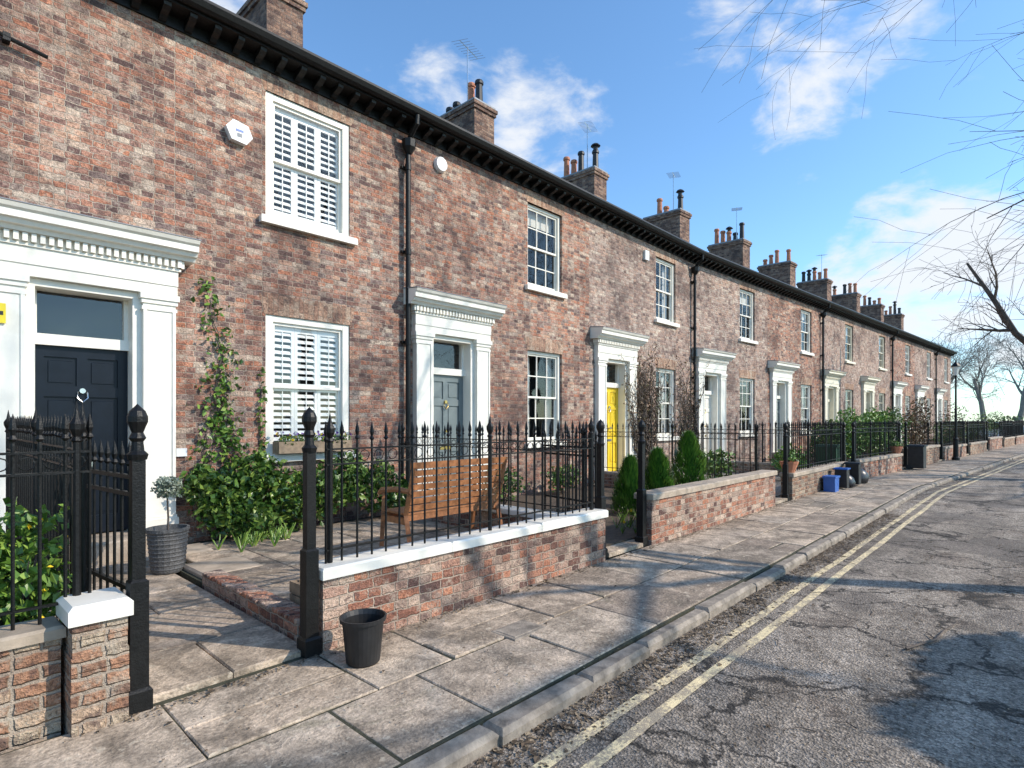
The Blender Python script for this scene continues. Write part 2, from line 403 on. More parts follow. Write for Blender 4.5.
# ------------------------------------------------------------ houses
def window(w,cx,W,z0,z1,style,paint,y=FY):
    x0,x1=cx-W/2,cx+W/2
    sh=style=='shutter'
    fw=.11 if sh else .075
    yf=y+(.02 if sh else .06)
    w.box(x0+.002,x0+fw,yf,yf+.12,z0,z1,paint); w.box(x1-fw,x1-.002,yf,yf+.12,z0,z1,paint)
    w.box(x0+fw,x1-fw,yf+.003,yf+.12,z1-fw*.8,z1-.002,paint); w.box(x0+fw,x1-fw,yf+.003,yf+.12,z0,z0+.05,paint)
    ix0,ix1,iz0,iz1=x0+fw,x1-fw,z0+.05,z1-fw*.8
    zm=(iz0+iz1)/2
    for (a,b,yy) in ((zm-.02,iz1,yf+.035),(iz0,zm+.02,yf+.065)):
        st=.04
        w.box(ix0,ix0+st,yy,yy+.03,a,b,paint); w.box(ix1-st,ix1,yy,yy+.03,a,b,paint)
        w.box(ix0+st,ix1-st,yy,yy+.03,b-st,b,paint); w.box(ix0+st,ix1-st,yy,yy+.03,a,a+st*(1.5 if b<iz1 else 1),paint)
        if not sh:
            for i in range(1,3):
                xx=ix0+(ix1-ix0)*i/3; w.box(xx-.011,xx+.011,yy+.004,yy+.027,a+st,b-st,paint)
            zz=(a+b)/2; w.box(ix0+st,ix1-st,yy+.006,yy+.025,zz-.011,zz+.011,paint)
        w.face([(ix0+st,yy+.018,a+st),(ix1-st,yy+.018,a+st),(ix1-st,yy+.018,b-st),(ix0+st,yy+.018,b-st)],'window_glass')
    yb=y+.9; ya=yf+.12
    w.face([(x0,yb,z0),(x1,yb,z0),(x1,yb,z1),(x0,yb,z1)],'interior')
    w.face([(x0,ya,z0),(x0,yb,z0),(x0,yb,z1),(x0,ya,z1)],'interior')
    w.face([(x1,ya,z0),(x1,yb,z0),(x1,yb,z1),(x1,ya,z1)],'interior')
    w.face([(x0,ya,z1),(x1,ya,z1),(x1,yb,z1),(x0,yb,z1)],'interior')
    w.face([(x0,ya,z0),(x1,ya,z0),(x1,yb,z0),(x0,yb,z0)],'interior')
    if sh:
        ys=yf+.098; n=3; sp='shutter_paint'
        pw=(ix1-ix0)/n
        for i in range(n):
            a=ix0+i*pw+.002; b=a+pw-.004
            w.box(a,a+.045,ys,ys+.035,iz0,iz1,sp); w.box(b-.045,b,ys,ys+.035,iz0,iz1,sp)
            for zc in (iz0+.06,zm,iz1-.06): w.box(a+.045,b-.045,ys,ys+.03,zc-.055,zc+.055,sp)
            c=(a+b)/2
            w.box(c-.006,c+.006,ys-.008,ys-.001,iz0+.12,zm-.06,sp); w.box(c-.006,c+.006,ys-.008,ys-.001,zm+.06,iz1-.12,sp)
            zz=iz0+.16
            while zz<iz1-.14:
                if abs(zz-zm)>.085:
                    w.obox((c,ys+.018,zz),((b-a)/2-.046,0,0),(0,.017,.024),(0,-.004,.003),sp)
                zz+=.088
    else:
        k=R()
        if k<.45:
            for sgn in (-1,1):
                e=ix0 if sgn<0 else ix1
                N=7; wd=U(.16,.3)
                for i in range(N):
                    a=e-sgn*wd*i/N; b=e-sgn*wd*(i+1)/N
                    dy=.02*(i%2); dy2=.02*((i+1)%2)
                    w.face([(a,ya+.07+dy,iz0),(b,ya+.07+dy2,iz0),(b,ya+.07+dy2,iz1),(a,ya+.07+dy,iz1)],'curtain')
        if k>.5:
            zz=iz1-(iz1-iz0)*U(.1,.3)
            w.face([(ix0+.02,ya+.05,zz),(ix1-.02,ya+.05,zz),(ix1-.02,ya+.05,iz1),(ix0+.02,ya+.05,iz1)],'blind')
    w.bbox(x0-.09,x1+.09,y-.085,y+.075,z0-.10,z0+.004,'white_paint' if sh or paint=='white_paint' else 'cream_paint',.015)
def wallface(w,x0,x1,z0,z1,ops,m,y=FY):
    xs=sorted({x0,x1,*[o[0] for o in ops],*[o[1] for o in ops]}); zs=sorted({z0,z1,*[o[2] for o in ops],*[o[3] for o in ops]})
    for i in range(len(xs)-1):
        for j in range(len(zs)-1):
            a,b,c,d=xs[i],xs[i+1],zs[j],zs[j+1]
            if any(o[0]-1e-6<=a and b<=o[1]+1e-6 and o[2]-1e-6<=c and d<=o[3]+1e-6 for o in ops): continue
            w.face([(a,y,c),(b,y,c),(b,y,d),(a,y,d)],m)
    for a,b,c,d in ops:
        D=.22
        w.face([(a,y,c),(a,y,d),(a,y+D,d),(a,y+D,c)],m); w.face([(b,y,c),(b,y+D,c),(b,y+D,d),(b,y,d)],m)
        w.face([(a,y,d),(b,y,d),(b,y+D,d),(a,y+D,d)],m); w.face([(a,y,c),(a,y+D,c),(b,y+D,c),(b,y,c)],m)
def doorcase(w,d,cx,paint,leaf,knock):
    y=FY
    for s in (-1,1):
        a=cx+s*.70
        w.box(a-.17,a+.17,y-.10,y+.03,.42,2.98,paint)
        w.box(a-.20,a+.20,y-.125,y+.03,.16,.42,paint)
        w.box(a-.185,a+.185,y-.112,y+.03,.42,.455,paint)
        for e in (-1,1): w.box(a+e*.17-(.035 if e>0 else 0),a+e*.17+(0 if e>0 else .035),y-.113,y-.097,.46,2.9,paint)
        w.box(a-.185,a+.185,y-.115,y+.03,2.90,2.94,paint)
        w.box(a-.19,a+.19,y-.12,y+.03,2.98,3.03,paint); w.box(a-.205,a+.205,y-.14,y+.03,3.03,3.10,paint)
    w.box(cx-.89,cx+.89,y-.105,y+.03,3.10,3.22,paint); w.box(cx-.895,cx+.895,y-.118,y+.03,3.22,3.40,paint)
    w.box(cx-.92,cx+.92,y-.14,y+.03,3.40,3.43,paint)
    w.box(cx-.90,cx+.90,y-.125,y+.03,3.43,3.53,paint)
    n=26
    for i in range(n):
        xx=cx-.93+1.86*(i+.5)/n; w.box(xx-.021,xx+.021,y-.18,y-.12,3.44,3.525,paint)
    for e in (-1,1):
        w.box(cx+.90 if e>0 else cx-.95,cx+.95 if e>0 else cx-.90,y-.16,y+.0,3.44,3.525,paint)
    w.prism([(y+.03,3.53),(y-.20,3.53),(y-.22,3.57),(y-.27,3.58),(y-.29,3.62),(y-.33,3.63),(y-.33,3.70),(y-.36,3.72),(y-.38,3.76),(y+.03,3.80)],'x',cx-1.06,cx+1.06,paint)
    w.prism([(y+.02,3.805),(y-.385,3.765),(y-.385,3.775),(y+.02,3.822)],'x',cx-1.07,cx+1.07,'lead')
    for s in (-1,1):
        a=cx+s*.53; b=cx+s*.44
        w.box(min(a,b),max(a,b),y-.03,y+.26,.28,3.10,paint)
    w.box(cx-.44,cx+.44,y-.028,y+.26,3.02,3.098,paint)
    w.box(cx-.44,cx+.44,y+.12,y+.26,2.42,2.54,paint)
    w.box(cx-.44,cx-.40,y+.17,y+.25,2.54,3.02,paint); w.box(cx+.40,cx+.44,y+.17,y+.25,2.54,3.02,paint)
    w.face([(cx-.40,y+.2,2.54),(cx+.40,y+.2,2.54),(cx+.40,y+.2,3.02),(cx-.40,y+.2,3.02)],'window_glass')
    w.face([(cx-.44,y+.5,2.4),(cx+.44,y+.5,2.4),(cx+.44,y+.5,3.1),(cx-.44,y+.5,3.1)],'interior')
    y1=y+.2
    d.box(cx-.44,cx+.44,y1,y1+.05,.30,2.42,leaf)
    for a,b in ((.30,.50),(1.02,1.18),(1.86,1.98),(2.30,2.42)): d.box(cx-.34,cx+.34,y1-.022,y1,a,b,leaf)
    for a,b in ((-.44,-.34),(.34,.44)): d.box(cx+a,cx+b,y1-.022,y1,.30,2.42,leaf)
    for a,b in ((.50,1.02),(1.18,1.86),(1.98,2.30)):
        d.box(cx-.05,cx+.05,y1-.022,y1,a,b,leaf)
        for s in (-1,1):
            c=cx+s*.195; d.bbox(c-.105,c+.105,y1-.012,y1+.01,a+.04,b-.04,leaf,.004)
    d.tube([(cx+.0,y1-.022,1.93),(cx,y1-.05,1.93)],.03,8,knock)
    d.tube([(cx-.04,y1-.045,1.92),(cx-.05,y1-.05,1.85),(cx,y1-.055,1.80),(cx+.05,y1-.05,1.85),(cx+.04,y1-.045,1.92)],.009,6,knock)
    d.tube([(cx+.0,y1-.022,1.40),(cx,y1-.085,1.40)],[.02,.033],8,knock)
    d.box(cx-.12,cx+.12,y1-.028,y1-.022,1.06,1.12,knock)
    w.bbox(cx-.62,cx+.62,y-.42,y+.27,.02,.28,'step_stone',.02,.003)

leafs=['door_navy','door_grey','door_yellow','white_paint','door_grey','cream_paint','door_green','white_paint','door_red','door_navy']
for k in range(-1,10):
    xs=S0+P*k; xe=xs+P
    H=empty('brick_house',(xs+P/2,FY,0))
    m='brick_facade' if k<2 or k in (4,7) else 'brick_facade_pale'
    paint='cream_paint' if k in (5,6) else 'white_paint'
    cx=xs+1.1; wx=xs+3.76
    ww=1.30 if k<=0 else 1.16
    up=(wx-ww/2,wx+ww/2,4.40,6.14); lo=(wx-ww/2,wx+ww/2,1.12,3.06); dr=(cx-.53,cx+.53,.1,3.10)
    w=M(); wallface(w,xs,xe,-.1,6.56,[up,lo,dr],m)
    w.face([(xs,16,-.1),(xe,16,-.1),(xe,16,6.5),(xs,16,6.5)],m)
    if k==-1 : w.face([(xs,FY,-.1),(xs,16,-.1),(xs,16,6.5),(xs,11.7,8.3),(xs,FY,6.56)],m)
    if k==9: w.face([(xe,FY,-.1),(xe,16,-.1),(xe,16,6.5),(xe,11.7,8.3),(xe,FY,6.56)],m)
    for o in (up,lo):
        e=.16
        w.prism([(o[0]-.02,o[3]),(o[1]+.02,o[3]),(o[1]+e*.6,min(o[3]+.28,6.35)),(o[0]-e*.6,min(o[3]+.28,6.35))],'y',FY-.004,FY+.05,'brick_lintel')
    w.obj('walls',H)
    st='shutter' if k<=0 else 'georgian'
    w=M(); window(w,wx,ww,up[2],up[3],st,paint); w.obj('window_upper',H)
    w=M(); window(w,wx,ww,lo[2],lo[3],st,paint); w.obj('window_lower',H)
    w=M(); d=M(); doorcase(w,d,cx,paint,leafs[k%10],'metal_bright' if k%2==0 else 'brass'); w.obj('doorcase',H); d.obj('door',H)
    w=M()
    w.face([(xs,7.40,6.66),(xe,7.40,6.66),(xe,11.7,8.35),(xs,11.7,8.35)],'slate'); w.face([(xs,16.2,6.5),(xe,16.2,6.5),(xe,11.7,8.35),(xs,11.7,8.35)],'slate')
    w.tube([(xs,11.7,8.38),(xe,11.7,8.38)],.09,6,'slate'); w.obj('roof',H)
    w=M()
    w.box(xs,xe,FY-.035,FY-.002,6.40,6.54,'black_iron')
    w.box(xs,xe,FY-.30,FY-.0,6.54,6.59,'black_iron')
    w.prism([(FY-.30,6.59),(FY-.30,6.69),(FY-.32,6.69),(FY-.42,6.69),(FY-.43,6.65),(FY-.40,6.59),(FY-.36,6.565),(FY-.31,6.57)],'x',xs,xe,'black_iron')
    n=19
    for i in range(n):
        xx=xs+P*(i+.5)/n
        w.prism([(FY-.035,6.41),(FY-.08,6.415),(FY-.12,6.45),(FY-.20,6.47),(FY-.26,6.50),(FY-.27,6.538),(FY-.035,6.538)],'x',xx-.04,xx+.04,'black_iron')
    w.obj('gutter',H)
    w=M(); c=xe-.62; cy=11.5; hx=.36; hy=.80; T=9.68
    w.box(c-hx,c+hx,cy-hy,cy+hy,7.0,T,'brick_chimney')
    w.box(c-hx-.04,c+hx+.04,cy-hy-.04,cy+hy+.04,T,T+.09,'brick_chimney'); w.box(c-hx-.07,c+hx+.07,cy-hy-.07,cy+hy+.07,T+.09,T+.18,'brick_chimney'); w.box(c-hx-.03,c+hx+.03,cy-hy-.03,cy+hy+.03,T+.18,T+.25,'lead')
    for i in range(5):
        yy=cy-.60+.30*i; hgt=U(.35,.85)
        if R()<.2: continue
        mt='terracotta' if R()<.65 else 'black_plastic'
        w.lathe(c+U(-.03,.03),yy,[(.12,0),(.105,.08),(.09,hgt-.12),(.12,hgt-.1),(.12,hgt-.04),(.10,hgt),(.08,hgt)],10,mt,z=T+.24)
        if R()<.3:
            w.lathe(c,yy,[(.08,hgt),(.08,hgt+.12),(.17,hgt+.14),(.12,hgt+.2),(.02,hgt+.25)],8,'black_plastic',z=T+.24)
    w.obj('chimney',H)
    if k in (1,2,3,4,6):
        w=M(); ax=c-.33; ay=cy-.5
        w.tube([(ax,ay,9.3),(ax,ay,11.4)],.016,5,'metal_bright')
        w.tube([(ax-.5,ay-.25,11.2),(ax+.65,ay+.3,11.5)],.01,4,'metal_bright')
        for i in range(9):
            t=i/8; px=ax-.5+1.15*t; py=ay-.25+.55*t; pz_=11.2+.3*t
            w.tube([(px+.1,py-.2,pz_),(px-.1,py+.2,pz_)],.005,4,'metal_bright')
        w.obj('tv_aerial',H)
    if k%2==0:
        w=M(); px=xe if k else xe+.06
        w.tube([(px,FY-.35,6.58),(px,FY-.34,6.45),(px,FY-.12,6.25),(px,FY-.10,6.1),(px,FY-.10,.05)],.042,10,'black_iron')
        for zz in (1.2,2.9,4.4,5.8): w.tube([(px,FY-.10,zz-.05),(px,FY-.10,zz+.05)],.054,10,'black_iron'); w.box(px-.09,px+.09,FY-.06,FY-.003,zz-.02,zz+.02,'black_iron')
        w.lathe(px,FY-.12,[(.05,0),(.11,.1),(.12,.22)],8,'black_iron',z=6.02)
        w.obj('drainpipe',H)
    if k==0:
        w=M()
        w.prism([(2.86,5.42),(2.93,5.27),(3.12,5.25),(3.20,5.36),(3.14,5.50),(2.95,5.53)],'y',FY-.09,FY-.004,'plastic_white')
        w.box(2.98,3.08,FY-.094,FY-.09,5.39,5.42,'plastic_blue'); w.box(3.0,3.06,FY-.094,FY-.09,5.32,5.37,'lead'); w.obj('alarm_box',H)
        w=M(); w.box(.60,.72,FY-.13,FY-.114,2.58,2.78,'sign_yellow'); w.box(.62,.70,FY-.132,FY-.13,2.66,2.70,'black_plastic'); w.obj('door_sign',H)
        w=M(); w.tube([(.5,FY-.08,5.55),(1.06,FY-.08,5.45)],.022,8,'black_iron'); w.box(.7,.76,FY-.1,FY-.002,5.47,5.55,'black_iron'); w.obj('overflow_pipe',H)
        w=M(); w.box(2.30,2.42,FY-.03,FY-.002,1.15,1.25,'plastic_white'); w.obj('meter_box',H)
    if k==1:
        w=M(); w.tube([(6.5,FY-.002,6.12),(6.5,FY-.07,6.12)],[.14,.12],14,'plastic_white'); w.obj('alarm_box',H)
    if k==2:
        w=M(); w.box(13.55,13.75,FY-.07,FY-.002,5.9,6.15,'plastic_white'); w.obj('alarm_box',H)

# ------------------------------------------------------------ front gardens
def bar(g,x,y,z0,z1,r=.009,n=5):
    pr=[(r,z0),(r,z1),(r*.8,z1+.03),(r*2.2,z1+.045),(r*1.0,z1+.065),(r*1.9,z1+.095),(r*1.5,z1+.12),(.001,z1+.175)]
    g.lathe(x,y,pr,n,'black_iron')
def railing(g,x0,y0,x1,y1,zb,zt,sp=.125,post=1.25,scroll=True):
    L=math.hypot(x1-x0,y1-y0); n=max(2,int(L/sp))
    for i in range(n+1):
        t=i/n; bar(g,x0+(x1-x0)*t,y0+(y1-y0)*t,zb-.02,zt+U(-.006,.006))
    np_=max(1,int(L/post))
    for i in range(np_+1):
        t=(i/np_)*(1-.02)+.01; x=x0+(x1-x0)*t; y=y0+(y1-y0)*t
        g.lathe(x,y,[(.02,zb),(.02,zt+.02),(.03,zt+.03),(.018,zt+.05),(.034,zt+.09),(.036,zt+.12),(.016,zt+.155),(.008,zt+.2),(.001,zt+.24)],8,'black_iron')
    d=Vector((x1-x0,y1-y0,0)); nrm=Vector((-d.y,d.x,0)).normalized()
    c=Vector(((x0+x1)/2,(y0+y1)/2,0))
    for z in (zt-.03,zt-.14,zb+.09):
        g.obox((c.x,c.y,z),d*.5,nrm*.014,(0,0,.006),'black_iron')
    if not scroll: return
    for i in range(n):
        t=(i+.5)/n; x=x0+(x1-x0)*t; y=y0+(y1-y0)*t; r=sp*.33; dd=d.normalized()
        pts=[Vector((x,y,zt-.085))+dd*r*math.cos(a)+Vector((0,0,r*math.sin(a))) for a in [j*math.pi/4 for j in range(9)]]
        g.tube(pts,.004,3,'black_iron',cap=False)
def gatepost(name,x,y,z0=0,h=1.68,w=.032):
    g=M()
    g.bbox(x-.06,x+.06,y-.06,y+.06,z0-.1,z0+.14,'black_iron',.03)
    g.bbox(x-.045,x+.045,y-.045,y+.045,z0+.1,z0+.74,'black_iron',.03)
    g.box(x-w,x+w,y-w,y+w,z0+.71,z0+h-.28,'black_iron')
    g.lathe(x,y,[(.045,h-.30),(.052,h-.27),(.033,h-.25),(.028,h-.20),(.042,h-.18),(.028,h-.15),(.038,h-.12),(.05,h-.09),(.05,h-.06),(.038,h-.03),(.014,h-.005),(.001,h+.01)],12,'black_iron',z=z0)
    return g.obj(name)
def gwall(x0,x1,h,cop,bm,y0=3.62,y1=3.84,over=.03,ch=.08,jit=.003):
    g=M(); g.box(x0,x1,y0,y1,-.1,h,bm)
    n=max(1,int((x1-x0)/.9))
    for i in range(n):
        a=x0-(.02 if i==0 else 0)+(x1-x0)*i/n; b=x0+(x1-x0)*(i+1)/n+(.02 if i==n-1 else 0)
        g.bbox(a+.002,b-.002,y0-over,y1+over,h,h+ch,cop,.014,jit,jit)
    return g.obj('garden_wall')
gwall(1.98,5.45,.50,'white_paint','brick_garden',jit=.006)
g=M(); railing(g,2.06,3.73,5.36,3.73,.58,1.42); g.obj('iron_railing')
gatepost('gate_post',1.90,3.66); gatepost('gate_post',.89,3.66); gatepost('gate_post',5.50,3.72,h=1.6); gatepost('gate_post',6.42,3.72,h=1.6)
def gate(x,y,ang,wd=.92,h=1.3):
    g=M(); c,s=math.cos(ang),math.sin(ang)
    n=8
    for i in range(n+1):
        t=.03+wd*i/n; bar(g,x+c*t,y+s*t,.10,h)
    for z in (.16,.62,h-.03,h-.13): g.obox((x+c*(wd/2+.03),y+s*(wd/2+.03),z),(c*wd/2,s*wd/2,0),(-s*.012,c*.012,0),(0,0,.012),'black_iron')
    for t in (.03,wd+.03): g.tube([(x+c*t,y+s*t,.06),(x+c*t,y+s*t,h+.03)],.016,6,'black_iron')
    g.obj('iron_gate')
gate(.92,3.74,math.radians(96)); gate(5.56,3.80,math.radians(80))
gwall(-5.2,.56,.48,'step_stone','brick_old',3.70,3.92,.02,.06,.008)
g=M()
for i in range(8):
    z=-.10+i*.0825; e=U(-.006,.008)
    g.box(.585-e,.825+e,3.57-e,3.84,z+.004*(i%2),z+.0815,'brick_old')
g.bbox(.565,.845,3.545,3.86,.56,.655,'white_paint',.022,.008,.004); g.obj('brick_pier')
g=M(); railing(g,-5,3.80,.70,3.80,.54,1.46,.105); railing(g,.70,3.95,.70,7.3,.30,1.46,.11); g.obj('iron_railing')
g=M(); g.box(.62,.78,3.93,7.4,-.1,.24,'brick_old'); g.bbox(.60,.80,3.93,7.4,.24,.30,'step_stone'); g.obj('garden_wall')
g=M(); g.box(5.38,5.54,3.86,7.6,-.1,.38,'brick_garden'); g.bbox(5.34,5.58,3.86,7.6,.38,.45,'white_paint'); g.obj('garden_wall')
g=M(); railing(g,5.46,3.9,5.46,7.5,.45,1.36,.13); g.obj('iron_railing')
g=M()
g.box(.80,1.92,3.62,7.8,-.1,.0,'mortar_bed')
yy=3.66
while yy<7.35:
    L=min(U(.55,.9),7.4-yy)
    if R()<.5: g.bbox(.815,1.90,yy,yy+L-.010,-.03,.045+U(-.004,.004),'flagstone',.01,.004,.003)
    else:
        m_=U(1.2,1.5); g.bbox(.815,m_-.005,yy,yy+L-.010,-.03,.045,'flagstone',.01,.004,.003); g.bbox(m_+.005,1.90,yy,yy+L-.010,-.03,.043,'flagstone',.01,.004,.003)
    yy+=L
g.obj('garden_path')
g=M(); g.box(1.94,5.38,3.85,7.8,-.1,.06,'mortar_bed')
x=2.1
while x<5.3:
    L=.62; y=3.86
    while y<7.2:
        g.bbox(x+.006,x+L-.006 if x+L<5.36 else 5.36,y+.006,y+.6,-.03,.10+U(-.003,.003),'flagstone',.008,.003,.003); y+=.61
    x+=L
g.obj('patio')
g=M(); g.box(1.92,2.07,3.87,5.75,-.1,.15,'brick_garden')
for i in range(25): g.bbox(1.915+U(-.01,.01),2.085,3.88+i*.075,3.945+i*.075,.15,.175+U(-.008,.008),'brick_garden',.006,.003)
g.obj('brick_edging')
g=M(); g.bbox(1.75,2.45,6.95,7.4,.0,.13,'step_stone',.02,.01); g.bbox(1.98,2.55,5.85,6.5,.03,.11,'step_stone',.02,.01); g.obj('stone_step')
g=M(); g.box(-5.1,.62,3.92,7.8,-.1,.10,'soil'); g.obj('flower_bed')
g=M()
for z in (.12,.22):
    g.box(2.12,2.62,3.98,4.01,z,z+.09,'planter_wood'); g.box(2.12,2.62,4.38,4.41,z,z+.09,'planter_wood'); g.box(2.12,2.15,4.01,4.38,z,z+.09,'planter_wood'); g.box(2.59,2.62,4.01,4.38,z,z+.09,'planter_wood')
g.box(2.15,2.59,4.01,4.38,.11,.27,'soil'); g.obj('timber_planter')
spans=[(6.5,11.1,'n'),(12.1,BX,'r'),(17.4,21.7,'r'),(22.7,27.0,'n'),(28.0,32.4,'r'),(33.4,37.8,'r'),(38.8,43.2,'n'),(44.1,48.6,'r'),(49.4,54.0,'r')]
for i,(a,b,t) in enumerate(spans):
    gwall(a,b,.58 if t=='n' else .46,'step_stone','brick_garden' if i%2==0 else 'brick_old')
    if t=='r':
        g=M(); railing(g,a+.05,3.73,b-.05,3.73,.54,1.40,.13 if i<3 else .16,scroll=i<3); g.obj('iron_railing')
    if i>0: gatepost('gate_post',a-.1,3.72,h=1.55); gatepost('gate_post',b+.1,3.72,h=1.55)
    g=M()
    e=b+.9
    segs=((a-1.0,BX),(BX,e)) if a<BX<e else ((a-1.0,e),)
    for q,r_ in segs: g.box(q,r_,3.88,7.8,-.1,.07+.002*i,'gravel' if i%2 else 'soil')
    g.obj('flower_bed')
    g=M(); px=b+.05
    g.box(px-.07,px+.07,3.9,7.6,-.1,.35,'brick_old'); g.bbox(px-.09,px+.09,3.9,7.6,.35,.41,'step_stone'); g.obj('garden_wall')
    g=M(); railing(g,px,3.95,px,7.5,.41,1.36,.14,scroll=i<3); g.obj('iron_railing')
    g=M(); flags(g,a-.9,a-.02,3.66,7.4,.05,5,.9,1.0) ; g.obj('garden_path')

# ------------------------------------------------------------ plants
def clump(name,cx,cy,z0,rx,ry,rz,n,size,mt,stems=True,extra=None,parent=None,w=True):
    g=M(); ph=U(0,50)
    cnt=0
    while cnt<n:
        d=Vector((random.gauss(0,1),random.gauss(0,1),random.gauss(0,1)))
        d.normalize()
        lump=.72+.42*mnoise.noise(d*2.2+Vector((ph,0,0)))+.16*mnoise.noise(d*6+Vector((ph,9,0)))
        rr=lump*(R()**.30)
        p=Vector((cx+d.x*rx*rr,cy+d.y*ry*rr,z0+rz+d.z*rz*rr))
        if p.z<z0: continue
        g.leaf(p,size,mt); cnt+=1
        if extra and rr>lump*.86 and R()<extra[1]:
            g.leaf(p+d*.02,extra[2],extra[0],1)
            g.leaf(p+d*.025,extra[2],extra[0],1)
    if stems:
        for i in range(7):
            a=U(0,6.28); g.tube([(cx,cy,z0-.03),(cx+math.cos(a)*rx*.3,cy+math.sin(a)*ry*.3,z0+rz*.7),(cx+math.cos(a)*rx*.6,cy+math.sin(a)*ry*.6,z0+rz*1.3)],[.012,.008,.003],4,'bark')
    return g.obj(name,parent,w=w)
def ivyblob(g,cx,cy,cz,rx,ry,rz,n,size,mt):
    for _ in range(n):
        d=Vector((random.gauss(0,1),random.gauss(0,1),random.gauss(0,1))).normalized()
        rr=R()**.35*(.8+.35*mnoise.noise(d*2.5+Vector((cx*3,0,0))))
        p=(cx+d.x*rx*rr,min(FY-.02,cy+d.y*ry*rr),max(.1,cz+d.z*rz*rr))
        g.leaf(p,size,mt)
g=M()
for c in ((2.75,7.45,.55,.45,.35,.5,900),(3.15,7.45,.80,.45,.3,.48,1000),(3.6,7.4,.55,.42,.4,.5,850),(2.95,7.2,.35,.4,.4,.3,500),(2.5,7.55,.8,.3,.2,.3,350)):
    ivyblob(g,*c[:6],c[6],.10,'leaf_ivy')
def pz(pts,t):
    t=t*(len(pts)-1); i=min(int(t),len(pts)-2); return pts[i][0]+(pts[i+1][0]-pts[i][0])*(t-i),pts[i][1]+(pts[i+1][1]-pts[i][1])*(t-i)
for ctl,amp,dens in ((((2.95,.5),(2.88,1.3),(2.76,1.9),(2.84,2.5),(2.70,3.0),(2.66,3.35)),.13,20),(((3.0,.5),(2.98,1.2),(2.85,1.7),(2.9,2.3)),.13,16),(((2.7,.5),(2.62,1.2),(2.7,1.7)),.12,10),(((3.3,.5),(3.33,1.4),(3.34,2.3)),.05,9)):
    N=26; pts=[]
    for i in range(N+1):
        xx,z=pz(ctl,i/N); pts.append(Vector((xx+U(-.015,.015),FY-.02,z)))
    g.tube(pts,[.012*(1-i/len(pts))+.003 for i in range(len(pts))],4,'bark')
    for i,p in enumerate(pts):
        t=i/N
        for _ in range(int(dens*(1-t*.7)*(.6+.8*R()))):
            g.leaf((p.x+random.gauss(0,amp*(1.1-t*.6)),FY-U(.01,.09),p.z+U(-.07,.07)),.085,'leaf_ivy' if R()<.45 else 'leaf_bright')
g.obj('ivy_plant')
g=M()
for c in ((4.0,7.35,.6,.4,.3,.5,700),(4.45,7.4,.75,.4,.3,.5,800),(4.9,7.3,.6,.4,.35,.5,700),(5.2,7.2,.45,.3,.3,.35,350)):
    ivyblob(g,*c[:6],c[6],.095,'leaf_ivy' if c[0]!=4.45 else 'leaf_hedge')
g.obj('ivy_plant')
def daffs(cx,cy,n,sp=.25,z=.1,fl=1.0):
    g=M()
    for i in range(n):
        x=cx+random.gauss(0,sp*.5); y=cy+random.gauss(0,sp*.5); h=U(.14,.26)
        for j in range(8):
            a=U(0,6.28); l=h*U(.8,1.2); w_=.008
            tx,ty=x+math.cos(a)*l*.4,y+math.sin(a)*l*.4
            g.face([(x-w_,y,z),(x+w_,y,z),(tx+w_*.6,ty,z+l*.75),(tx-w_*.6,ty,z+l*.8)],'leaf_bright')
        if R()>fl: continue
        g.tube([(x,y,z),(x+.01,y,z+h)],.004,3,'leaf_bright')
        for j in range(6):
            a=j*math.pi/3; q=.022
            g.face([(x,y-.01,z+h),(x+q*math.cos(a-.4),y-.015,z+h+q*math.sin(a-.4)),(x+q*1.3*math.cos(a),y-.02,z+h+q*1.3*math.sin(a)),(x+q*math.cos(a+.4),y-.015,z+h+q*math.sin(a+.4))],'flower_yellow')
        g.tube([(x,y-.01,z+h),(x,y-.035,z+h)],[.008,.013],6,'flower_yellow')
    g.obj('daffodil_plant')
daffs(2.85,6.85,10,.3,fl=.2); daffs(3.3,6.9,9,.4,fl=0); daffs(7.1,4.3,12,.6,.07,.25)
clump('flowering_shrub',.42,4.25,.1,.33,.36,.56,1500,.075,'leaf_bright',extra=('flower_yellow',.06,.04))
clump('flowering_shrub',-.5,4.5,.1,.5,.45,.55,1300,.08,'leaf_bright',extra=('flower_white',.06,.04))
clump('garden_shrub',.35,5.6,.1,.28,.3,.3,400,.07,'leaf_ivy')
def conifer(x,y,h,r):
    g=M(); g.tube([(x,y,.05),(x,y,h*.8)],[.03,.01],5,'bark')
    for _ in range(3800):
        t=R()**.85; a=U(0,6.28); rr=r*(1-t)**.5*(.45+.55*R()**.4)*(1+.6*mnoise.noise(Vector((a*2,t*6,x))))
        p=Vector((x+math.cos(a)*rr,y+math.sin(a)*rr,.1+h*t)); l=U(.06,.13)
        d=Vector((math.cos(a)*.5+U(-.2,.2),math.sin(a)*.5+U(-.2,.2),1)).normalized(); s=Vector((-math.sin(a),math.cos(a),0))*.016
        g.face([p-s,p+s,p+d*l],'leaf_conifer')
    g.obj('conifer_shrub')
conifer(8.1,4.9,.85,.30); conifer(9.0,4.9,.95,.34); conifer(10.2,4.9,1.22,.42)
clump('garden_shrub',7.2,6.9,.07,.5,.4,.4,600,.08,'leaf_hedge'); clump('garden_shrub',9.3,7.2,.07,.7,.35,.35,700,.08,'leaf_ivy')
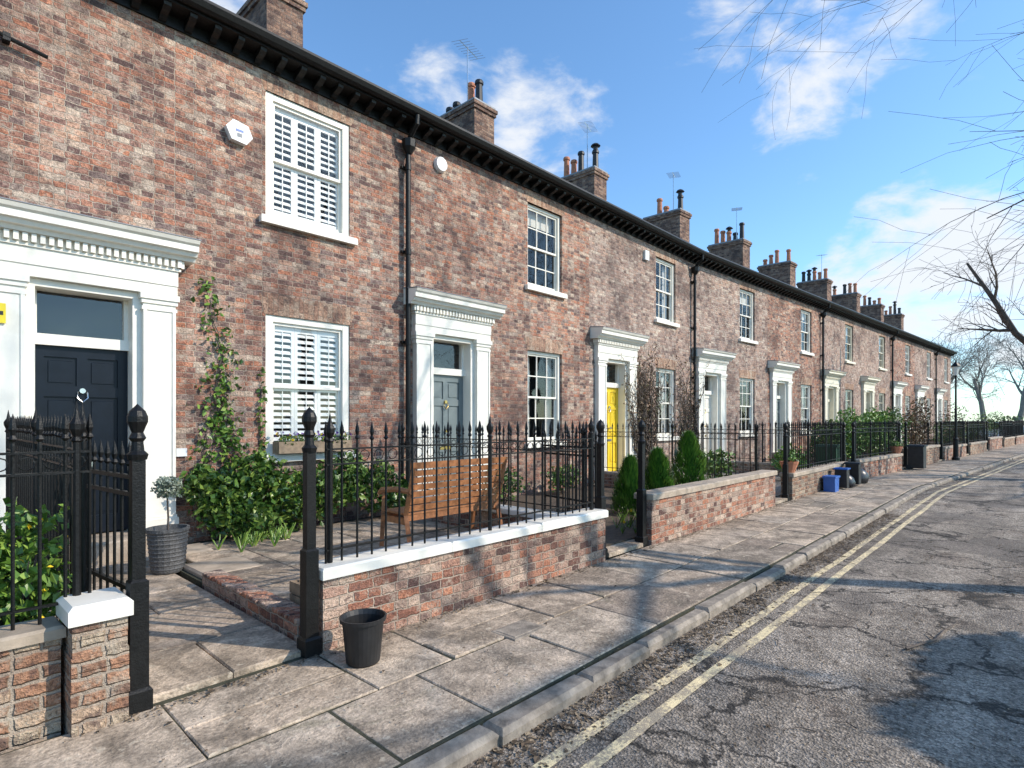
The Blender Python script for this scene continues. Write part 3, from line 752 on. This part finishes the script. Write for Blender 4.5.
for (x,y,rx,ry,rz,mt,n) in ((13.0,5.6,.6,.6,.5,'leaf_hedge',600),(15.2,4.6,.7,.5,.5,'leaf_bright',700),(18.6,4.7,1.3,.6,.85,'leaf_hedge',1800),(20.9,4.8,1.5,.6,1.05,'leaf_bright',2200),(23.4,4.8,1.4,.6,1.1,'leaf_bright',2000),(25.6,4.9,1.4,.7,1.2,'leaf_hedge',1800),(29.5,4.9,1.2,.7,1.1,'leaf_brown',1100),(31.5,5.2,.9,.7,1.5,'leaf_brown',1100),(35,4.9,1.2,.7,.9,'leaf_hedge',700),(38,5,1.1,.8,1.4,'leaf_brown',600),(42,5,1.3,.7,.8,'leaf_hedge',600),(47,5,1.5,.8,1.2,'leaf_ivy',600),(52,5,1.3,.8,1.3,'leaf_hedge',600)):
    clump('garden_shrub',x,y,.07,rx,ry,rz,n,.11,mt)
g=M()
for i in range(110):
    x=U(13.1,13.8) if R()<.75 else U(15.7,16.3); z=.1; pts=[]; y=FY-.03; dx=U(-.03,.03)
    zt=U(1.5,3.7)
    while z<zt:
        x+=dx+U(-.08,.08); z+=U(.05,.16); pts.append(Vector((x,y-U(0,.16),z)))
    if len(pts)>2: g.tube(pts,[.02*(1-j/len(pts))+.005 for j in range(len(pts))],3,'bark')
    for p in pts[::2]:
        for _ in range(3): g.leaf((p.x+U(-.1,.1),FY-U(.02,.18),p.z+U(-.1,.1)),.07,'leaf_brown')
g.obj('wisteria_climber')

# ------------------------------------------------------------ garden furniture
def bench(x0,x1,y0,z,name='garden_bench'):
    e=empty(name,((x0+x1)/2,y0+.27,z)); W='bench_wood'
    g=M()
    for i in range(6):
        zz=z+.47+i*.078; yy=y0+.09-i*.016
        g.obox(((x0+x1)/2,yy,zz),((x1-x0)/2-.035,0,0),(0,.010,.002),(0,-.006,.029),W)
    g.obox(((x0+x1)/2,y0-.015,z+.945),((x1-x0)/2,0,0),(0,.018,0),(0,-.006,.035),W)
    g.obj('backrest',e)
    g=M()
    for i in range(6): g.box(x0+.02,x1-.02,y0+.10+i*.077,y0+.165+i*.077,z+.40,z+.42,W)
    g.box(x0+.04,x1-.04,y0+.53,y0+.55,z+.33,z+.40,W); g.box(x0+.04,x1-.04,y0+.11,y0+.13,z+.33,z+.40,W)
    g.obj('seat',e)
    n=0
    for x in (x0+.03,x1-.03):
        n+=1; g=M()
        g.tube([(x,y0+.03,z),(x,y0+.12,z+.4),(x,y0-.02,z+.93)],[.035,.035,.028],4,W)
        g.tube([(x,y0+.58,z),(x,y0+.53,z+.62)],[.035,.03],4,W)
        g.obox((x,y0+.32,z+.33),(.02,0,0),(0,.22,0),(0,0,.035),W)
        g.obj('leg_%d'%n,e)
        g=M(); g.tube([(x,y0+.02,z+.66),(x,y0+.3,z+.67),(x,y0+.56,z+.64),(x,y0+.62,z+.60)],[.03,.034,.036,.03],6,W); g.obj('armrest_%d'%n,e)
bench(3.72,5.20,4.95,.16)
ox,oy=1.86,6.55
e=empty('potted_olive_tree',(ox,oy,.05))
g=M(); g.lathe(ox,oy,[(.14,0),(.15,.02),(.185,.40),(.20,.42),(.20,.45),(.175,.45),(.17,.40)],20,'wicker',z=.05)
for i in range(9): g.lathe(ox,oy,[(.150+.004*i,.03+i*.043),(.158+.004*i,.045+i*.043),(.152+.004*i,.06+i*.043)],20,'wicker',z=.05)
g.lathe(ox,oy,[(.17,.38),(.1,.39),(.02,.395)],12,'soil',z=.06); g.obj('pot',e)
g=M(); g.tube([(ox,oy,.42),(ox+.005,oy,.6),(ox-.005,oy+.005,.85)],[.012,.010,.008],5,'bark'); g.obj('stem',e)
clump('crown',ox,oy,.76,.17,.17,.15,750,.045,'leaf_grey',stems=False,parent=e)
g=M(); g.lathe(2.08,3.28,[(.105,0),(.11,.01),(.135,.27),(.15,.275),(.153,.30),(.142,.30),(.13,.27),(.11,.06),(.02,.05)],28,'black_plastic',z=.005)
g.obj('plant_pot')
e=empty('window_box',(4.06,7.68,1.12))
g=M(); g.box(3.50,4.62,7.58,7.61,1.14,1.30,'planter_wood'); g.box(3.50,4.62,7.75,7.78,1.14,1.30,'planter_wood'); g.box(3.50,3.53,7.61,7.75,1.14,1.30,'planter_wood'); g.box(4.59,4.62,7.61,7.75,1.14,1.30,'planter_wood'); g.box(3.53,4.59,7.61,7.75,1.145,1.27,'soil'); g.obj('box',e)
g=M()
for i in range(420): g.leaf((U(3.52,4.6),U(7.56,7.76),U(1.26,1.38)),.055,'leaf_hedge')
for i in range(110):
    g.leaf((U(3.5,4.62),U(7.54,7.74),U(1.32,1.44)),.06,random.choice(['flower_yellow','flower_purple','flower_purple','flower_white']))
g.obj('pansies',e)
def bin_(x,y,mt,z=0,s=1,lid=None):
    g=M(); w0,w1,h=.20*s,.25*s,.88*s
    g.prism([(x-w0,z+.06*s),(x+w0,z+.06*s),(x+w1,z+h),(x-w1,z+h)],'y',y-.24*s,y+.24*s,mt)
    g.prism([(x-w1-.02,z+h),(x+w1+.02,z+h),(x+w1,z+h+.06*s),(x-w1,z+h+.06*s)],'y',y-.28*s,y+.28*s,lid or mt)
    g.tube([(x-w1,y+.3*s,z+h),(x+w1,y+.3*s,z+h)],.02,6,mt)
    for q in (-1,1): g.tube([(x+q*w0-.03,y+.22*s,z+.09*s),(x+q*w0+.03,y+.22*s,z+.09*s)],.09*s,10,'tyre')
    g.obj('wheelie_bin')
bin_(22.3,3.35,'black_plastic',s=.85); bin_(17.0,4.2,'plastic_green'); bin_(14.9,3.38,'black_plastic',s=.52,lid='plastic_blue'); bin_(15.9,3.36,'black_plastic',s=.6)
def bag(x,y,mt,s=.3):
    g=M(); pr=[]
    for i,(r,h) in enumerate(((.2,0),(.95,.1),(1,.6),(.85,1.1),(.5,1.45),(.15,1.6),(.25,1.85),(.05,1.9))): pr.append((r*s,h*s))
    g.lathe(x,y,pr,14,mt)
    g.v=[(v[0]+.05*mnoise.noise(Vector(v)*7),v[1]+.05*mnoise.noise(Vector(v)*7+Vector((5,0,0))),max(0.005,v[2]+.04*mnoise.noise(Vector(v)*6+Vector((0,5,0))))) for v in g.v]
    g.obj('refuse_bag',smooth=True)
bag(15.4,3.42,'bag_dark',.2); bag(16.6,3.42,'bag_dark',.24)
g=M(); g.prism([(14.05,.0),(14.36,.0),(14.39,.34),(14.02,.34)],'y',3.32,3.55,'plastic_blue'); g.box(14.0,14.41,3.30,3.57,.31,.35,'plastic_blue'); g.obj('recycling_box')
for (x,z) in ((12.25,.54),(21.5,.54)):
    g=M(); g.lathe(x,3.73,[(.10,0),(.17,.18),(.18,.22),(.15,.22),(.14,.18)],12,'terracotta',z=z)
    for i in range(160): g.leaf((x+random.gauss(0,.07),3.73+random.gauss(0,.07),z+.24+abs(random.gauss(0,.08))),.06,'leaf_bright')
    g.obj('potted_plant')
lx=28.6
e=empty('street_lamp',(lx,3.38,0))
g=M(); g.lathe(lx,3.38,[(.13,0),(.13,.1),(.09,.14),(.085,.8),(.10,.84),(.05,.9),(.04,2.0),(.055,2.02),(.035,2.06),(.03,3.3),(.05,3.34),(.03,3.38)],12,'black_iron'); g.tube([(lx-.3,3.38,3.1),(lx+.3,3.38,3.1)],.014,5,'black_iron'); g.obj('post',e)
g=M(); g.lathe(lx,3.38,[(.06,3.38),(.14,3.72)],6,'lamp_glass'); g.lathe(lx,3.38,[(.17,3.72),(.16,3.75),(.07,3.87),(.03,3.9),(.02,3.98)],6,'black_iron'); g.obj('lantern',e)
def car(x,y,ang,mt):
    e=empty('parked_car',(x,y,-.08),w=False); e.rotation_euler=(0,0,ang)
    def put(g,nm):
        o=g.obj(nm,None,w=False); l=o.location.copy(); o.parent=e; o.location=l
    g=M()
    g.prism([(-2.05,.30),(-2.1,.55),(-2.0,.82),(-1.2,.92),(1.25,.90),(1.95,.78),(2.1,.55),(2.05,.30)],'y',-.82,.82,mt)
    g.prism([(-1.9,.32),(-1.95,.78),(1.85,.74),(1.95,.32)],'y',-.87,.87,mt)
    put(g,'body')
    g=M()
    v=[(-1.75,-.78,.9),(1.1,-.78,.9),(1.1,.78,.9),(-1.75,.78,.9),(-1.35,-.6,1.44),(.35,-.6,1.46),(.35,.6,1.46),(-1.35,.6,1.44)]
    for f in ((0,1,5,4),(1,2,6,5),(2,3,7,6),(3,0,4,7)): g.face([v[i] for i in f],'car_dark')
    put(g,'windows')
    g=M(); g.face([v[4],v[5],v[6],v[7]],mt)
    for a,b in ((0,4),(1,5),(2,6),(3,7)): g.tube([v[a],v[b]],.035,4,mt)
    for s in (-1,1): g.tube([(-.35,s*.79,.9),(-.35,s*.61,1.45)],.035,4,mt)
    g.tube([v[4],v[5]],.04,4,mt); g.tube([v[6],v[7]],.04,4,mt); put(g,'roof')
    g=M()
    for xx in (-1.3,1.3):
        for s in (-1,1): g.tube([(xx,s*.70,.31),(xx,s*.885,.31)],.31,16,'tyre'); g.tube([(xx,s*.87,.31),(xx,s*.892,.31)],.19,10,'metal_bright')
    put(g,'wheels')
car(60.5,2.6,math.radians(80),'car_white'); car(60.2,-3.2,math.radians(92),'car_dark'); car(60.4,8.2,math.radians(90),'car_dark')

# ------------------------------------------------------------ trees
def baretree(seed,h=10,r0=.28,spread=1.0,levels=4,lean=(0,0),dens=1.0,tiny=.004,reach=1.0,droop=0,mat='bark',start=.45,limbs=()):
    rs=random.Random(seed); g=M()
    def spawn(pts,rad,L,lv,st,ratio=1.0):
        segs=len(pts)-1
        n=int((6,6,6,5,3)[min(lv,4)]*dens+.5)
        for i in range(n):
            t=st+(1-st)*(i+rs.random()*.6)/n
            f=t*segs; j=min(int(f),segs-1); pp=pts[j].lerp(pts[j+1],f-j); rr=rad[j]+(rad[j+1]-rad[j])*(f-j)
            base=(pts[j+1]-pts[j]).normalized(); ax=base.orthogonal().normalized()
            ax.rotate(Matrix.Rotation(2.4*i+rs.uniform(-.6,.6),3,base))
            ang=rs.uniform(.55,1.05)*spread if lv==0 else rs.uniform(.4,.95)
            nd=(base*math.cos(ang)+ax*math.sin(ang)).normalized()
            grow(pp,nd,L*rs.uniform(.5,.75)*(reach if lv==0 else .95)*ratio,max(tiny,rr*.62),lv+1)
    def grow(p,d,L,r,lv):
        segs=5 if lv<2 else 4 if lv<4 else 3
        pts=[p.copy()]; rad=[r]; q=p.copy(); dd=d.copy()
        for i in range(segs):
            k=.16 if lv<2 else .25
            dd=(dd+Vector((rs.uniform(-k,k),rs.uniform(-k,k),rs.uniform(-k,k)+(.06 if lv in(1,2) else -.02)-(droop if lv>1 else 0)))).normalized()
            q=q+dd*L/segs; pts.append(q.copy()); rad.append(max(tiny,r*(1-(i+1)/segs*(.55 if lv==0 else .8))))
        g.tube(pts,rad,8 if lv==0 else 6 if lv==1 else 4 if lv==2 else 3,mat,cap=False)
        if lv>=levels: return
        spawn(pts,rad,L,lv,start if lv==0 else .2)
    grow(Vector((0,0,-.15)),Vector((lean[0],lean[1],1)).normalized(),h*.55,r0,0)
    for lp,lr in limbs:
        lp=[Vector(p) for p in lp]
        g.tube(lp,lr,7,mat,cap=False); spawn(lp,lr,4.2,1,.35,.9)
    return g
def mk(seed,loc,rot=0,s=1,**k):
    g=baretree(seed,**k)
    me=bpy.data.meshes.new('bare_tree'); me.from_pydata(g.v,[],g.f); me.materials.append(MATS[g.names[0]]); me.update()
    o=bpy.data.objects.new('bare_tree',me); sc.collection.objects.link(o)
    o.location=loc; o.rotation_euler=(0,0,rot); o.scale=(s,s,s); return o
def placetree(src,loc,rot,s):
    o=src.copy(); sc.collection.objects.link(o); o.name='bare_tree'; o.location=loc; o.rotation_euler=(0,0,rot); o.scale=(s,s,s); return o
t1=mk(11,(10.8,-5.15,0),.3,h=13.5,r0=.22,spread=1.05,reach=1.15,lean=(.0,.13),start=.72,tiny=.0025,dens=1.1)
t2=mk(23,(25.5,-6.2,0),1.2,h=13,r0=.34,spread=1.15,reach=1.35,tiny=.006,start=.6)
t4=mk(31,(33.5,-6.8,0),0,h=11,r0=.36,spread=1.1,tiny=.007,start=.6,limbs=[([(0,.05,2.2),(.3,2.0,3.0),(.3,4.4,3.6),(.15,6.6,4.2),(-.2,7.6,5.4),(-.7,8.3,6.9),(-1.1,9.2,8.6)],[.26,.22,.19,.16,.13,.10,.05])])
t3=mk(5,(74,4,0),0,h=11,r0=.3,tiny=.012,levels=4,dens=.85,mat='bark_pale')
for loc,rot,s in (((80,-3,0),1.1,1.1),((85,9,0),2.4,1.2),((72,13,0),3.6,.9),((92,2,0),4.2,1.3),((70,-5,0),5.1,.8),((110,-2,0),2.2,1.5),((76,8,0),1.9,1.0)):
    placetree(t3,loc,rot,s)
placetree(t2,(45,-9.5,0),2.9,.9)
ex,ey=7.55,-5.75  # out-of-view tree, added and shaped to cast the shadow patch on the road
g=M(); g.tube([(ex,ey,-.1),(ex,ey,2.6)],[.14,.08],8,'bark')
for _ in range(15000):
    d=Vector((random.gauss(0,1),random.gauss(0,1),random.gauss(0,1))).normalized(); rr=R()**.33*(1+.22*mnoise.noise(d*2))
    g.leaf((ex+d.x*1.85*rr,ey+d.y*1.5*rr,3.1+d.z*1.75*rr),.30,'leaf_ivy')
g.obj('unseen_shadow_tree',w=False)
g=M()
for _ in range(6000):
    y=U(-40,40); h=1.5+1.0*mnoise.noise(Vector((y*.3,0,0)))
    g.leaf((68+U(-.6,.6),y,U(-.1,h)),.4,'leaf_hedge' if R()<.6 else 'leaf_brown')
g.obj('distant_hedge',w=False)

# ------------------------------------------------------------ sky + light
sund=Vector((.45,-.75,.62)).normalized()
el=math.asin(sund.z); az=math.atan2(sund.x,sund.y)
W=bpy.data.worlds.new('World'); sc.world=W; W.use_nodes=True
n=W.node_tree.nodes; l=W.node_tree.links; bg=n['Background']; bg.inputs['Strength'].default_value=.15
sky=n.new('ShaderNodeTexSky'); sky.sky_type='NISHITA'; sky.sun_disc=False; sky.sun_elevation=el; sky.sun_rotation=az
sky.air_density=1.0; sky.dust_density=.5; sky.ozone_density=1.5
gn=n.new('ShaderNodeMix'); gn.data_type='RGBA'; gn.blend_type='MULTIPLY'; gn.inputs[0].default_value=1; l.new(sky.outputs[0],gn.inputs[6]); gn.inputs[7].default_value=(1.18,1.58,1.82,1)
tc=n.new('ShaderNodeTexCoord')
def wm(op,a,b):
    k=n.new('ShaderNodeMath'); k.operation=op
    for i,v in enumerate((a,b)):
        if isinstance(v,(int,float)): k.inputs[i].default_value=v
        else: l.new(v,k.inputs[i])
    return k.outputs[0]
mask=None
for d,dg,amp in (((1.101,.284,.669),11,.60),((.765,.645,.493),8,.5),((1.197,.181,.264),9,.8),((1.28,.09,.20),11,.9),((1.12,.27,.22),6,.7),((.39,1.047,.80),7,.6),((.62,.75,.56),5,.45),((1.23,.14,.52),6,.4)):
    v=Vector(d).normalized()
    dp=n.new('ShaderNodeVectorMath'); dp.operation='DOT_PRODUCT'; l.new(tc.outputs['Generated'],dp.inputs[0]); dp.inputs[1].default_value=v
    mr=n.new('ShaderNodeMapRange'); mr.interpolation_type='SMOOTHSTEP'; l.new(dp.outputs['Value'],mr.inputs['Value'])
    mr.inputs['From Min'].default_value=math.cos(math.radians(dg)); mr.inputs['From Max'].default_value=math.cos(math.radians(dg*.2)); mr.inputs['To Max'].default_value=amp
    mask=mr.outputs[0] if mask is None else wm('MAXIMUM',mask,mr.outputs[0])
mp=n.new('ShaderNodeMapping'); mp.inputs['Scale'].default_value=(1,1,1.9); l.new(tc.outputs['Generated'],mp.inputs['Vector'])
nz=n.new('ShaderNodeTexNoise'); nz.inputs['Scale'].default_value=7; nz.inputs['Detail'].default_value=8; nz.inputs['Roughness'].default_value=.58; nz.inputs['Distortion'].default_value=.2; l.new(mp.outputs[0],nz.inputs['Vector'])
val=wm('ADD',nz.outputs['Fac'],wm('MULTIPLY',mask,.30))
mr=n.new('ShaderNodeMapRange'); mr.interpolation_type='SMOOTHSTEP'; l.new(val,mr.inputs['Value']); mr.inputs['From Min'].default_value=.60; mr.inputs['From Max'].default_value=.84; mr.inputs['To Max'].default_value=.93
mx=n.new('ShaderNodeMix'); mx.data_type='RGBA'; l.new(mr.outputs[0],mx.inputs[0]); l.new(gn.outputs[2],mx.inputs[6]); mx.inputs[7].default_value=(6.2,6.4,6.7,1)
l.new(mx.outputs[2],bg.inputs['Color'])
L=bpy.data.lights.new('sun','SUN'); L.energy=5.0; L.angle=math.radians(.5); L.color=(1,.90,.77)
lo=bpy.data.objects.new('sun',L); sc.collection.objects.link(lo); lo.rotation_euler=sund.to_track_quat('Z','Y').to_euler(); lo.location=(20,-20,30)

# ------------------------------------------------------------ camera
cam=bpy.data.cameras.new('camera'); co=bpy.data.objects.new('camera',cam); sc.collection.objects.link(co)
cam.sensor_width=36; cam.lens=568/1024*36; cam.shift_y=36/1024; cam.clip_end=2000; cam.clip_start=.05
co.location=(0,0,1.6)
fw=Vector((.732,.681,0)).normalized()
co.rotation_euler=fw.to_track_quat('-Z','Y').to_euler()
sc.camera=co
sc.view_settings.view_transform='Standard'; sc.view_settings.look='None'; sc.view_settings.exposure=0
